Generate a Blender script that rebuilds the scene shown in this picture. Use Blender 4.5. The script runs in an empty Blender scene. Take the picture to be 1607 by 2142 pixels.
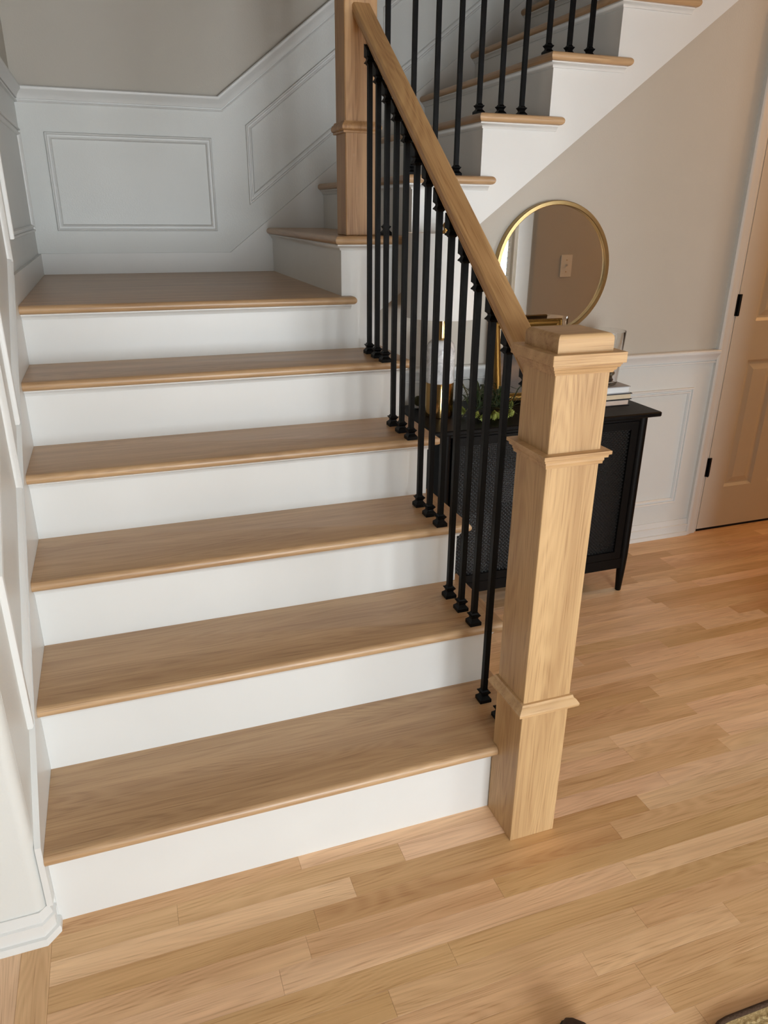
import bpy, bmesh, math, random
from mathutils import Vector, Matrix, Euler

# ------------------------------------------------------------------ camera
SC = bpy.context.scene
COL = SC.collection
cd = bpy.data.cameras.new('camera')
cam = bpy.data.objects.new('camera', cd)
COL.objects.link(cam)
cam.location = (0.2645, -1.2957, 1.4165)
cam.rotation_euler = (1.18242, -0.00922, -0.34040)
cd.sensor_fit = 'VERTICAL'
cd.sensor_height = 36.0
cd.lens = 1543.75 / 2142 * 36
cd.clip_start = 0.02
SC.camera = cam

# ------------------------------------------------------------------ view, world, lights
SC.view_settings.view_transform = 'Standard'
SC.view_settings.look = 'None'
SC.view_settings.gamma = 1.0
SC.view_settings.use_curve_mapping = False
SC.view_settings.exposure = 0.18

w = bpy.data.worlds.new('world')
SC.world = w
w.use_nodes = True
bg = w.node_tree.nodes['Background']
bg.inputs[0].default_value = (0.80, 0.90, 1.0, 1)
bg.inputs[1].default_value = 0.4


def area(name, loc, target, sx, sy, power, color):
    l = bpy.data.lights.new(name, 'AREA')
    l.shape = 'RECTANGLE'
    l.size, l.size_y = sx, sy
    l.energy = power
    l.color = color
    o = bpy.data.objects.new(name, l)
    COL.objects.link(o)
    o.location = loc
    d = Vector(target) - Vector(loc)
    o.rotation_euler = d.to_track_quat('-Z', 'Y').to_euler()
    return o


# daylight through the window and through the glazed entry door, both in the front wall behind the camera
area('window_daylight', (3.60, -4.02, 1.20), (2.6, 0, 1.0), 1.65, 1.3, 82, (0.91, 0.964, 1.0))
area('entry_daylight', (1.12, -3.86, 0.95), (1.2, 0.6, 0.95), 1.15, 1.5, 98, (0.91, 0.964, 1.0))
# warm ceiling lamp in the hallway by the closet door
hl = bpy.data.lights.new('hall_lamp_light', 'POINT')
hl.energy = 22
hl.color = (1.0, 0.52, 0.20)
hl.shadow_soft_size = 0.08
hlo = bpy.data.objects.new('hall_lamp_light', hl)
COL.objects.link(hlo)
hlo.location = (4.15, 0.70, 2.28)

# ------------------------------------------------------------------ measures
Y5 = 1.1937      # face of the last riser, also face of the upper flight's stringer
YB = 2.3183      # skirt face at the back of the landing
YW = 1.2647      # wall under the upper flight
W = 1.1255       # width of the lower flight
X7 = 0.9963      # first riser of the upper flight
RUN = 0.2387
RUN2 = 0.2485
N1, N2, NR, EX = 0.0338, 0.0263, 0.0304, 0.0454
T = 0.0265
ZT = [0, 0.209, 0.399, 0.589, 0.779, 0.969, 1.146, 1.336, 1.526, 1.716, 1.906, 2.096, 2.286, 2.476, 2.666, 2.856]
SK = 0.0135      # skirt board thickness
XL = -SK         # face of the wall at the side of the lower flight
YBW = YB + SK    # face of the back wall
CEIL = 4.9

random.seed(7)


# ------------------------------------------------------------------ materials
def srgb(r, g, b):
    f = lambda c: (c / 12.92 if c <= 0.04045 else ((c + 0.055) / 1.055) ** 2.4)
    return tuple(f(v / 255.0) for v in (r, g, b)) + (1,)


def new_mat(name):
    m = bpy.data.materials.new(name)
    m.use_nodes = True
    nt = m.node_tree
    return m, nt, nt.nodes['Principled BSDF']


def N(nt, t, **kw):
    n = nt.nodes.new(t)
    for k, v in kw.items():
        if k.startswith('i_'):
            key = k[2:]
            key = int(key) if key.isdigit() else key
            n.inputs[key].default_value = v
        else:
            setattr(n, k, v)
    return n


def plain(name, col, rough=0.5, metal=0.0, bump=0.0, bscale=200.0, coat=0.0, spec=0.5):
    m, nt, p = new_mat(name)
    p.inputs['Specular IOR Level'].default_value = spec
    p.inputs['Roughness'].default_value = rough
    p.inputs['Metallic'].default_value = metal
    if coat:
        p.inputs['Coat Weight'].default_value = coat
        p.inputs['Coat Roughness'].default_value = 0.15
    tc = N(nt, 'ShaderNodeTexCoord')
    nz = N(nt, 'ShaderNodeTexNoise', i_Scale=6.0, i_Detail=3.0)
    nt.links.new(tc.outputs['Object'], nz.inputs['Vector'])
    mx = N(nt, 'ShaderNodeMix', data_type='RGBA')
    c2 = tuple(c * 0.94 for c in col[:3]) + (1,)
    mx.inputs[6].default_value = c2
    mx.inputs[7].default_value = col
    nt.links.new(nz.outputs[0], mx.inputs[0])
    nt.links.new(mx.outputs[2], p.inputs['Base Color'])
    if bump:
        n2 = N(nt, 'ShaderNodeTexNoise', i_Scale=bscale, i_Detail=2.0, i_Roughness=0.55)
        nt.links.new(tc.outputs['Object'], n2.inputs['Vector'])
        b = N(nt, 'ShaderNodeBump', i_Strength=bump, i_Distance=0.004)
        nt.links.new(n2.outputs[0], b.inputs['Height'])
        nt.links.new(b.outputs[0], p.inputs['Normal'])
    return m


def oak(name, axis, light, dark, rough=0.38, rotx=0.0, figure=1.0, per_object=0.0, coat=0.0, streak=0.0):
    """oak with its grain along the given local axis"""
    m, nt, p = new_mat(name)
    L = nt.links.new
    p.inputs['Roughness'].default_value = rough
    if coat:
        p.inputs['Coat Weight'].default_value = coat
        p.inputs['Coat Roughness'].default_value = 0.35
    tc = N(nt, 'ShaderNodeTexCoord')
    oi = N(nt, 'ShaderNodeObjectInfo')
    rnd = N(nt, 'ShaderNodeVectorMath', operation='SCALE')
    cmb = N(nt, 'ShaderNodeCombineXYZ')
    for i, s in enumerate((37.0, 53.0, 71.0)):
        mm = N(nt, 'ShaderNodeMath', operation='MULTIPLY', i_1=s)
        L(oi.outputs['Random'], mm.inputs[0])
        L(mm.outputs[0], cmb.inputs[i])
    mp = N(nt, 'ShaderNodeMapping')
    mp.inputs['Rotation'].default_value = (rotx, 0, 0)
    L(tc.outputs['Object'], mp.inputs['Vector'])
    add = N(nt, 'ShaderNodeVectorMath', operation='ADD')
    L(mp.outputs[0], add.inputs[0])
    L(cmb.outputs[0], add.inputs[1])

    def scaled(along, across):
        s = [across] * 3
        s['XYZ'.index(axis)] = along
        v = N(nt, 'ShaderNodeVectorMath', operation='MULTIPLY')
        L(add.outputs[0], v.inputs[0])
        v.inputs[1].default_value = s
        return v

    # growth-ring figure: contour lines of a stretched smooth noise
    n1 = N(nt, 'ShaderNodeTexNoise', i_Scale=1.0, i_Detail=1.5, i_Roughness=0.4, i_Distortion=0.25)
    L(scaled(1.1, 13.0).outputs[0], n1.inputs['Vector'])
    mul = N(nt, 'ShaderNodeMath', operation='MULTIPLY', i_1=150.0 * figure)
    L(n1.outputs[0], mul.inputs[0])
    sn = N(nt, 'ShaderNodeMath', operation='SINE')
    L(mul.outputs[0], sn.inputs[0])
    r1 = N(nt, 'ShaderNodeMapRange', i_1=-1.0, i_2=1.0, i_3=0.0, i_4=1.0)
    L(sn.outputs[0], r1.inputs[0])
    # broad tone
    n2 = N(nt, 'ShaderNodeTexNoise', i_Scale=1.0, i_Detail=3.0)
    L(scaled(1.6, 22.0).outputs[0], n2.inputs['Vector'])
    # fine fibres / pores
    n3 = N(nt, 'ShaderNodeTexNoise', i_Scale=1.0, i_Detail=2.0, i_Roughness=0.6)
    L(scaled(6.0, 370.0).outputs[0], n3.inputs['Vector'])
    r3 = N(nt, 'ShaderNodeMapRange', i_1=0.52, i_2=0.70, i_3=0.0, i_4=1.0)
    L(n3.outputs[0], r3.inputs[0])
    # combine
    a = N(nt, 'ShaderNodeMath', operation='MULTIPLY', i_1=0.17)
    L(r1.outputs[0], a.inputs[0])
    b = N(nt, 'ShaderNodeMapRange', i_1=0.3, i_2=0.7, i_3=0.0, i_4=0.55)
    L(n2.outputs[0], b.inputs[0])
    pm = N(nt, 'ShaderNodeMath', operation='MULTIPLY_ADD', i_1=0.55, i_2=0.45)   # pores follow the rings
    L(r1.outputs[0], pm.inputs[0])
    c0 = N(nt, 'ShaderNodeMath', operation='MULTIPLY')
    L(r3.outputs[0], c0.inputs[0])
    L(pm.outputs[0], c0.inputs[1])
    c = N(nt, 'ShaderNodeMath', operation='MULTIPLY', i_1=0.56)
    L(c0.outputs[0], c.inputs[0])
    s1 = N(nt, 'ShaderNodeMath', operation='ADD')
    L(a.outputs[0], s1.inputs[0])
    L(b.outputs[0], s1.inputs[1])
    s2 = N(nt, 'ShaderNodeMath', operation='ADD', use_clamp=True)
    L(s1.outputs[0], s2.inputs[0])
    L(c.outputs[0], s2.inputs[1])
    mx = N(nt, 'ShaderNodeMix', data_type='RGBA')
    mx.inputs[6].default_value = light
    mx.inputs[7].default_value = dark
    L(s2.outputs[0], mx.inputs[0])
    out = mx.outputs[2]
    if streak:      # dark mineral streaks
        n4 = N(nt, 'ShaderNodeTexNoise', i_Scale=1.0, i_Detail=4.0, i_Roughness=0.7)
        L(scaled(3.2, 42.0).outputs[0], n4.inputs['Vector'])
        r4 = N(nt, 'ShaderNodeMapRange', i_1=0.64, i_2=0.80, i_3=0.0, i_4=streak)
        L(n4.outputs[0], r4.inputs[0])
        mk = N(nt, 'ShaderNodeMix', data_type='RGBA')
        mk.inputs[7].default_value = tuple(v * 0.42 for v in dark[:3]) + (1,)
        L(r4.outputs[0], mk.inputs[0])
        L(out, mk.inputs[6])
        out = mk.outputs[2]
    if per_object:
        w1 = N(nt, 'ShaderNodeTexWhiteNoise', noise_dimensions='1D')
        L(oi.outputs['Random'], w1.inputs['W'])
        hv = N(nt, 'ShaderNodeHueSaturation')
        v1 = N(nt, 'ShaderNodeMapRange', i_1=0.0, i_2=1.0, i_3=1.0 - per_object, i_4=1.0 + per_object * 0.8)
        L(oi.outputs['Random'], v1.inputs[0])
        h1 = N(nt, 'ShaderNodeMapRange', i_1=0.0, i_2=1.0, i_3=0.493, i_4=0.502)
        L(w1.outputs[0], h1.inputs[0])
        s3 = N(nt, 'ShaderNodeMapRange', i_1=0.0, i_2=1.0, i_3=1.08, i_4=0.86)
        L(oi.outputs['Random'], s3.inputs[0])
        L(out, hv.inputs['Color'])
        L(h1.outputs[0], hv.inputs['Hue'])
        L(v1.outputs[0], hv.inputs['Value'])
        L(s3.outputs[0], hv.inputs['Saturation'])
        out = hv.outputs[0]
    L(out, p.inputs['Base Color'])
    bm_ = N(nt, 'ShaderNodeBump', i_Strength=0.12, i_Distance=0.0015)
    bm_.invert = True
    L(c0.outputs[0], bm_.inputs['Height'])
    L(bm_.outputs[0], p.inputs['Normal'])
    return m


OAK_L, OAK_D = srgb(222, 184, 138), srgb(176, 134, 92)
M = {
    'white': plain('white_paint', srgb(229, 230, 228), 0.36),
    'white_wall': plain('white_wall_paint', srgb(224, 226, 223), 0.40, bump=0.10, bscale=170),
    'beige': plain('beige_wall_paint', srgb(194, 188, 177), 0.55, bump=0.12, bscale=170),
    'ceiling': plain('ceiling_paint', srgb(205, 203, 198), 0.8, bump=0.2, bscale=120),
    'door': plain('door_paint', srgb(226, 220, 210), 0.42),
    'black_metal': plain('black_iron', srgb(7, 7, 8), 0.45, spec=0.12),
    'black_wood': plain('black_painted_wood', srgb(9, 8, 8), 0.45, spec=0.14),
    'cane': plain('black_cane', srgb(7, 7, 7), 0.32, spec=0.25),
    'tread_x': oak('oak_tread_x', 'X', srgb(203, 168, 127), srgb(156, 120, 84), 0.38, coat=0.28),
    'tread_y': oak('oak_tread_y', 'Y', srgb(203, 168, 127), srgb(156, 120, 84), 0.38, coat=0.28),
    'oak_z': oak('oak_post', 'Z', srgb(208, 173, 126), srgb(160, 123, 82), 0.48, streak=0.75),
    'oak_z2': oak('oak_post_plain', 'Z', srgb(198, 158, 112), srgb(138, 98, 62), 0.48),
    'oak_x': oak('oak_trim', 'X', srgb(208, 172, 126), srgb(160, 122, 80), 0.48, streak=0.4, figure=0.4),
    'oak_rail': oak('oak_rail', 'Y', srgb(208, 168, 118), srgb(150, 108, 66), 0.45, rotx=-math.atan(0.745)),
    'plank': oak('oak_plank', 'X', srgb(244, 203, 152), srgb(196, 150, 100), 0.42, per_object=0.19, coat=0.10),
    'plank_y': oak('oak_plank_y', 'Y', srgb(238, 198, 148), srgb(188, 144, 96), 0.42, per_object=0.15, coat=0.10),
    'gold': plain('brushed_brass', srgb(186, 160, 112), 0.32, metal=1.0),
    'polished_gold': plain('polished_brass', srgb(188, 156, 102), 0.14, metal=1.0),
    'antique_gold': plain('antique_gilt', srgb(132, 98, 46), 0.42, metal=0.85),
    'dark_gilt': plain('dark_gilt', srgb(74, 54, 28), 0.5, metal=0.5),
    'mirror': plain('mirror_silver', (0.93, 0.93, 0.92, 1), 0.01, metal=1.0),
    'shade': plain('white_linen', srgb(236, 236, 234), 0.85, bump=0.15, bscale=600),
    'paper': plain('page_edges', srgb(226, 206, 176), 0.8, bump=0.3, bscale=900),
    'paper_white': plain('white_page_edges', srgb(236, 238, 238), 0.8, bump=0.3, bscale=900),
    'paper_pink': plain('pale_page_edges', srgb(222, 200, 184), 0.8, bump=0.3, bscale=900),
    'cover_grey': plain('grey_book_cover', srgb(176, 178, 182), 0.5),
    'cover_dark': plain('dark_book_cover', srgb(40, 38, 40), 0.5),
    'plate_white': plain('white_plastic', srgb(232, 226, 216), 0.35),
    'leaf': plain('dark_green_leaf', srgb(48, 62, 34), 0.5),
    'hop': plain('yellow_green_hop', srgb(126, 134, 58), 0.6),
    'stem': plain('stem_green', srgb(84, 84, 46), 0.6),
    'moss': plain('moss_ball', srgb(56, 58, 28), 0.9, bump=0.6, bscale=300),
    'stone': plain('dark_pebble', srgb(52, 44, 44), 0.35),
    'stone2': plain('brown_pebble', srgb(98, 84, 62), 0.4),
    'ceramic': plain('white_ceramic', srgb(224, 222, 216), 0.25),
    'jute': plain('straw_braid', srgb(206, 180, 130), 0.9, bump=0.6, bscale=260),
    'jute_dark': plain('brown_binding', srgb(70, 48, 30), 0.9, bump=0.6, bscale=260),
    'suede': plain('dark_suede', srgb(66, 46, 32), 0.95, bump=0.5, bscale=500),
    'black_rubber': plain('black_rubber', srgb(18, 18, 18), 0.6),
    'subfloor': plain('subfloor', srgb(70, 52, 38), 0.9),
    'blind': plain('blind_slat', srgb(238, 240, 240), 0.5),
}


def marble():
    m, nt, p = new_mat('white_marble')
    tc = N(nt, 'ShaderNodeTexCoord')
    n = N(nt, 'ShaderNodeTexNoise', i_Scale=22.0, i_Detail=6.0, i_Roughness=0.7, i_Distortion=1.2)
    nt.links.new(tc.outputs['Object'], n.inputs['Vector'])
    r = N(nt, 'ShaderNodeValToRGB')
    r.color_ramp.elements[0].position = 0.33
    r.color_ramp.elements[0].color = srgb(170, 172, 176)
    r.color_ramp.elements[1].position = 0.58
    r.color_ramp.elements[1].color = srgb(228, 230, 232)
    nt.links.new(n.outputs[0], r.inputs[0])
    nt.links.new(r.outputs[0], p.inputs['Base Color'])
    p.inputs['Roughness'].default_value = 0.18
    return m


def glass(name, rough=0.0):
    m, nt, p = new_mat(name)
    p.inputs['Base Color'].default_value = (0.96, 0.97, 0.97, 1)
    p.inputs['Transmission Weight'].default_value = 1.0
    p.inputs['Roughness'].default_value = rough
    p.inputs['IOR'].default_value = 1.45
    return m


def painting():
    m, nt, p = new_mat('landscape_print')
    L = nt.links.new
    tc = N(nt, 'ShaderNodeTexCoord')
    sp = N(nt, 'ShaderNodeSeparateXYZ')
    L(tc.outputs['Generated'], sp.inputs[0])
    n = N(nt, 'ShaderNodeTexNoise', i_Scale=5.0, i_Detail=7.0, i_Roughness=0.65)
    L(tc.outputs['Generated'], n.inputs['Vector'])
    ma = N(nt, 'ShaderNodeMath', operation='MULTIPLY_ADD', i_1=0.22)
    L(n.outputs[0], ma.inputs[0])
    zs = N(nt, 'ShaderNodeMath', operation='MULTIPLY', i_1=0.86)
    L(sp.outputs[2], zs.inputs[0])
    L(zs.outputs[0], ma.inputs[2])
    r = N(nt, 'ShaderNodeValToRGB')
    e = r.color_ramp.elements
    e[0].position = 0.25
    e[0].color = srgb(74, 58, 46)
    e[1].position = 1.1 / 1.25
    e[1].color = srgb(214, 206, 188)
    for pos, c in ((0.45, (112, 84, 60)), (0.6, (58, 50, 44)), (0.72, (92, 82, 74)), (0.78, (196, 188, 172))):
        x = e.new(pos)
        x.color = srgb(*c)
    L(ma.outputs[0], r.inputs[0])
    L(r.outputs[0], p.inputs['Base Color'])
    p.inputs['Roughness'].default_value = 0.5
    return m


M['marble'] = marble()
M['glass'] = glass('clear_glass')
M['print'] = painting()


# ------------------------------------------------------------------ mesh builder
class MB:
    def __init__(self):
        self.v, self.f = [], []

    def add(self, vs, fs):
        o = len(self.v)
        self.v += [tuple(a) for a in vs]
        self.f += [tuple(o + i for i in f) for f in fs]
        return self

    def box(self, x0, x1, y0, y1, z0, z1):
        vs = [(x, y, z) for z in (z0, z1) for y in (y0, y1) for x in (x0, x1)]
        return self.add(vs, [(0, 2, 3, 1), (4, 5, 7, 6), (0, 1, 5, 4), (2, 6, 7, 3), (0, 4, 6, 2), (1, 3, 7, 5)])

    def cbox(self, x0, x1, y0, y1, z0, z1, c=0.002):
        """box with small chamfers on every edge"""
        bm = bmesh.new()
        bmesh.ops.create_cube(bm, size=1.0)
        for v in bm.verts:
            v.co = (x0 + (v.co.x + .5) * (x1 - x0), y0 + (v.co.y + .5) * (y1 - y0), z0 + (v.co.z + .5) * (z1 - z0))
        bmesh.ops.bevel(bm, geom=list(bm.edges), offset=c, segments=1, affect='EDGES')
        bm.verts.index_update()
        self.add([v.co[:] for v in bm.verts], [[v.index for v in f.verts] for f in bm.faces])
        bm.free()
        return self

    def prism(self, pts, f0, f1):
        """polygon pts swept between two maps (point -> xyz)"""
        n = len(pts)
        self.add([f0(*p) for p in pts] + [f1(*p) for p in pts],
                 [tuple(range(n))[::-1], tuple(range(n, 2 * n))] + [(i, (i + 1) % n, n + (i + 1) % n, n + i) for i in range(n)])
        return self

    def mould(self, path, prof, fn, closed=False):
        """sweep a profile (offset to the side of travel on the LEFT, height) along a planar path with mitres"""
        n = len(path)
        P = [Vector((a[0], a[1])) for a in path]
        dirs = []
        for i in range(n if closed else n - 1):
            dirs.append((P[(i + 1) % n] - P[i]).normalized())
        loops = []
        for i in range(n):
            if closed:
                d0, d1 = dirs[i - 1], dirs[i]
            else:
                d0 = dirs[max(i - 1, 0)]
                d1 = dirs[min(i, n - 2)]
            n0, n1 = Vector((-d0.y, d0.x)), Vector((-d1.y, d1.x))
            mtr = (n0 + n1)
            mtr = mtr / max(mtr.dot(n0), 1e-6)
            loops.append([fn(P[i].x + mtr.x * o, P[i].y + mtr.y * o, h) for o, h in prof])
        m = len(prof)
        vs = [p for l in loops for p in l]
        fs = []
        for i in range(n if closed else n - 1):
            j = (i + 1) % n
            for k in range(m):
                k2 = (k + 1) % m
                fs.append((i * m + k, i * m + k2, j * m + k2, j * m + k))
        if not closed:
            fs.append(tuple(range(m)))
            fs.append(tuple(range((n - 1) * m, n * m))[::-1])
        return self.add(vs, fs)

    def sq(self, cx, cy, prof, z0=0.0, shear=None):
        """square turning: prof = [(half width, z)]"""
        vs = []
        for h, z in prof:
            for sx, sy in ((-1, -1), (1, -1), (1, 1), (-1, 1)):
                zz = z0 + z
                if shear:
                    zz += shear(z) * sy * h
                vs.append((cx + sx * h, cy + sy * h, zz))
        n = len(prof)
        fs = [(3, 2, 1, 0), tuple(range(4 * n - 4, 4 * n))]
        for i in range(n - 1):
            for k in range(4):
                fs.append((i * 4 + k, i * 4 + (k + 1) % 4, i * 4 + 4 + (k + 1) % 4, i * 4 + 4 + k))
        return self.add(vs, fs)

    def lathe(self, cx, cy, prof, seg=32, z0=0.0, cap=True):
        vs = []
        for r, z in prof:
            for k in range(seg):
                a = 2 * math.pi * k / seg
                vs.append((cx + r * math.cos(a), cy + r * math.sin(a), z0 + z))
        n = len(prof)
        fs = []
        for i in range(n - 1):
            for k in range(seg):
                k2 = (k + 1) % seg
                fs.append((i * seg + k, i * seg + k2, (i + 1) * seg + k2, (i + 1) * seg + k))
        if cap:
            fs.append(tuple(range(seg))[::-1])
            fs.append(tuple(range((n - 1) * seg, n * seg)))
        return self.add(vs, fs)

    def tube(self, pts, r, seg=6, r1=None):
        pts = [Vector(p) for p in pts]
        n = len(pts)
        vs = []
        for i, p in enumerate(pts):
            d = (pts[min(i + 1, n - 1)] - pts[max(i - 1, 0)]).normalized()
            u = d.orthogonal().normalized()
            w_ = d.cross(u)
            rr = r if r1 is None else r + (r1 - r) * i / (n - 1)
            for k in range(seg):
                a = 2 * math.pi * k / seg
                vs.append(p + u * (rr * math.cos(a)) + w_ * (rr * math.sin(a)))
        fs = [(i * seg + k, i * seg + (k + 1) % seg, (i + 1) * seg + (k + 1) % seg, (i + 1) * seg + k)
              for i in range(n - 1) for k in range(seg)]
        fs += [tuple(range(seg))[::-1], tuple(range((n - 1) * seg, n * seg))]
        return self.add(vs, fs)

    def nosed(self, pts, nosed, ztop, t, seg=8):
        """board with half-round edges on the flagged edges; pts counter-clockwise in plan"""
        n = len(pts)
        P = [Vector((a[0], a[1])) for a in pts]
        D = [(P[(i + 1) % n] - P[i]).normalized() for i in range(n)]
        IN = [Vector((-d.y, d.x)) for d in D]
        r = t / 2
        loops = []
        for s in range(seg + 1):
            a = -math.pi / 2 + math.pi * s / seg
            ins = r * (1 - math.cos(a))
            z = ztop - r + r * math.sin(a)
            lp = []
            for i in range(n):
                o0 = ins if nosed[i - 1] else 0.0
                o1 = ins if nosed[i] else 0.0
                A, B = IN[i - 1], IN[i]
                det = A.x * B.y - A.y * B.x
                if abs(det) < 1e-6:
                    q = P[i] + A * max(o0, o1)
                else:
                    c0, c1 = A.dot(P[i]) + o0, B.dot(P[i]) + o1
                    q = Vector(((c0 * B.y - c1 * A.y) / det, (A.x * c1 - B.x * c0) / det))
                lp.append((q.x, q.y, z))
            loops.append(lp)
        vs = [p for l in loops for p in l]
        fs = [tuple(range(n))[::-1], tuple(range(seg * n, seg * n + n))]
        for s in range(seg):
            for i in range(n):
                j = (i + 1) % n
                fs.append((s * n + i, s * n + j, (s + 1) * n + j, (s + 1) * n + i))
        return self.add(vs, fs)

    def build(self, name, mat, parent=None, smooth=None, origin=None):
        me = bpy.data.meshes.new(name)
        o_ = Vector(origin) if origin else Vector((0, 0, 0))
        me.from_pydata([tuple(Vector(v) - o_) for v in self.v], [], self.f)
        me.validate()
        me.update()
        bm = bmesh.new()
        bm.from_mesh(me)
        bmesh.ops.recalc_face_normals(bm, faces=bm.faces)
        bm.to_mesh(me)
        bm.free()
        me.materials.append(M[mat] if isinstance(mat, str) else mat)
        if smooth is not None:
            me.shade_smooth()
            try:
                me.set_sharp_from_angle(angle=math.radians(smooth))
            except Exception:
                pass
        o = bpy.data.objects.new(name, me)
        COL.objects.link(o)
        o.location = o_
        if parent is not None:
            o.parent = parent
            o.matrix_parent_inverse = parent.matrix_basis.inverted()
        return o


def tag(o, label=None, cat=None, group=None, kind=None):
    if label: o['label'] = label
    if cat: o['category'] = cat
    if group: o['group'] = group
    if kind: o['kind'] = kind
    return o


def empty(name, loc=(0, 0, 0)):
    o = bpy.data.objects.new(name, None)
    COL.objects.link(o)
    o.location = loc
    return o


XY = lambda z: (lambda a, b, h=0: (a, b, z + h))                    # plan paths, height up
XZf = lambda y: (lambda a, b, h=0: (a, y - h, b))                   # in a wall facing -Y: (x, z), height towards the viewer
YZl = lambda x: (lambda a, b, h=0: (x + h, a, b))                   # in a wall facing +X: (y, z)

# profiles: (offset to the left of travel, height)
PANEL = [(0, 0), (0, .009), (.002, .012), (.006, .013), (.009, .010), (.0095, .005), (.016, .005), (.017, .010), (.021, .011), (.024, .007), (.026, .003), (.026, 0)]
RAIL = [(0, 0), (0, .011), (-.003, .013), (-.007, .011), (-.0075, .006), (-.012, .006), (-.0125, .013), (-.022, .016), (-.032, .022),
        (-.042, .031), (-.045, .033), (-.053, .033), (-.057, .028), (-.057, 0)]        # a chair rail: 0 = bottom edge, going up is negative (right of travel)
COVE = [(0, 0), (.016, 0), (.016, -.004), (.010, -.008), (.006, -.014), (.005, -.018), (0, -.018)]
BASE = [(0, 0), (.022, 0), (.022, .012), (.020, .017), (.012, .019), (.012, .046), (.015, .048), (.015, .053), (.009, .056), (.009, .062), (.005, .070), (.004, .080), (0, .080)]
CASE = [(0, 0), (0, .016), (.006, .019), (.014, .019), (.020, .015), (.032, .013), (.044, .011), (.050, .012), (.056, .009), (.058, 0)]

# ------------------------------------------------------------------ floor
floor = MB().box(-2.6, 4.8, -4.05, 2.45, -0.12, -0.006).build('floor', 'subfloor')
tag(floor, 'pale oak strip floor in front of and beside the stairs', 'floor', kind='structure')


def plank(x0, x1, y0, y1, mat, along='X'):
    g = 0.00015
    c = 0.0004
    cx, cy = (x0 + x1) / 2, (y0 + y1) / 2
    x0 += g; x1 -= g; y0 += g; y1 -= g
    vs = [(x0, y0, -.006), (x1, y0, -.006), (x1, y1, -.006), (x0, y1, -.006),
          (x0, y0, -c), (x1, y0, -c), (x1, y1, -c), (x0, y1, -c),
          (x0 + c, y0 + c, 0), (x1 - c, y0 + c, 0), (x1 - c, y1 - c, 0), (x0 + c, y1 - c, 0)]
    fs = [(8, 9, 10, 11)]
    for a in (0, 4):
        for k in range(4):
            fs.append((a + k, a + (k + 1) % 4, a + 4 + (k + 1) % 4, a + 4 + k))
    b = MB().add(vs, fs)
    return b.build('floor_plank', mat, floor, origin=(cx, cy, 0))


PW = 0.0557
rows = []
i = -26
while True:
    y1 = -.151 - i * PW
    if y1 < -1.45: break
    if y1 - PW < YW and y1 - PW > -1.5:
        rows.append((y1, y1 - PW))
    i += 1
fixed = {-5: [1.020], -3: [0.765], 0: [1.283, 0.52], -4: [0.613, 1.56], -1: [0.93, 1.9], -2: [0.42, 1.24], -6: [0.35, 1.5]}
cnt = 0
rest = MB()
for (y1, y0) in rows:
    idx = round((y1 + .151) / PW)
    xa = XL if y1 <= 0.02 else W - 0.012
    xb = 4.7
    js = list(fixed.get(idx, []))
    x = xa + random.uniform(0.12, 0.75)
    while x < xb - 0.2:
        if all(abs(x - j) > 0.3 for j in js):
            js.append(x)
        x += random.choice((0.32, 0.42, 0.55, 0.68, 0.8, 0.95)) * random.uniform(0.9, 1.1)
    js = [xa] + sorted(js) + [xb]
    for a, b in zip(js, js[1:]):
        y1c = min(y1, YW)
        if b <= 3.7 and y0 > -1.15 and cnt < 285 or (a < 3.2 and y0 > -0.8 and cnt < 285):
            plank(a, b, y0, y1c, 'plank')
            cnt += 1
        else:
            rest.box(a + .0003, b - .0003, y0 + .0003, y1c - .0003, -.006, 0)
yy = rows[-1][1]
while yy > -3.9:
    x = XL - random.uniform(0, .5)
    while x < 4.7:
        x2 = x + random.uniform(.4, .95)
        rest.box(max(x, XL) + .0003, min(x2, 4.7) - .0003, yy - PW + .0003, yy - .0003, -.006, 0)
        x = x2
    yy -= PW
# border boards turned the other way before the next room
x = XL
for k in range(36):
    y = -.02
    for j in range(8):
        y2 = y - random.uniform(.35, .8)
        if k < 5 and j < 2:
            plank(x - .0575, x, y2, y, 'plank_y')
        else:
            rest.box(x - .0575 + .0003, x - .0003, y2 + .0003, y - .0003, -.006, 0)
        y = y2
    x -= .0575
o = rest.build('floor_plank', 'plank', floor)
tag(o, kind='stuff')

# ------------------------------------------------------------------ walls
# wall along the lower flight, turning a rounded corner to face the entry
def lshape(off, r=0.022):
    xf, yf = XL + off, -.036 - off
    pts = [(xf, YBW)]
    pts.append((xf, yf + r))
    for k in range(1, 6):
        a = -math.pi / 2 * k / 6
        pts.append((xf - r + r * math.cos(a), yf + r + r * math.sin(a)))
    pts.append((xf - r, yf))
    pts.append((-2.6, yf))
    return pts


pl = lshape(0) + [(-2.6, .10), (XL - .12, .10), (XL - .12, YBW)]
wall_left = MB().prism(pl, lambda a, b: (a, b, 0), lambda a, b: (a, b, CEIL)).build('wall_left', 'beige', smooth=40)
tag(wall_left, 'white wainscoted wall with rounded corner beside the lower stair flight', 'wall', kind='structure')

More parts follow.
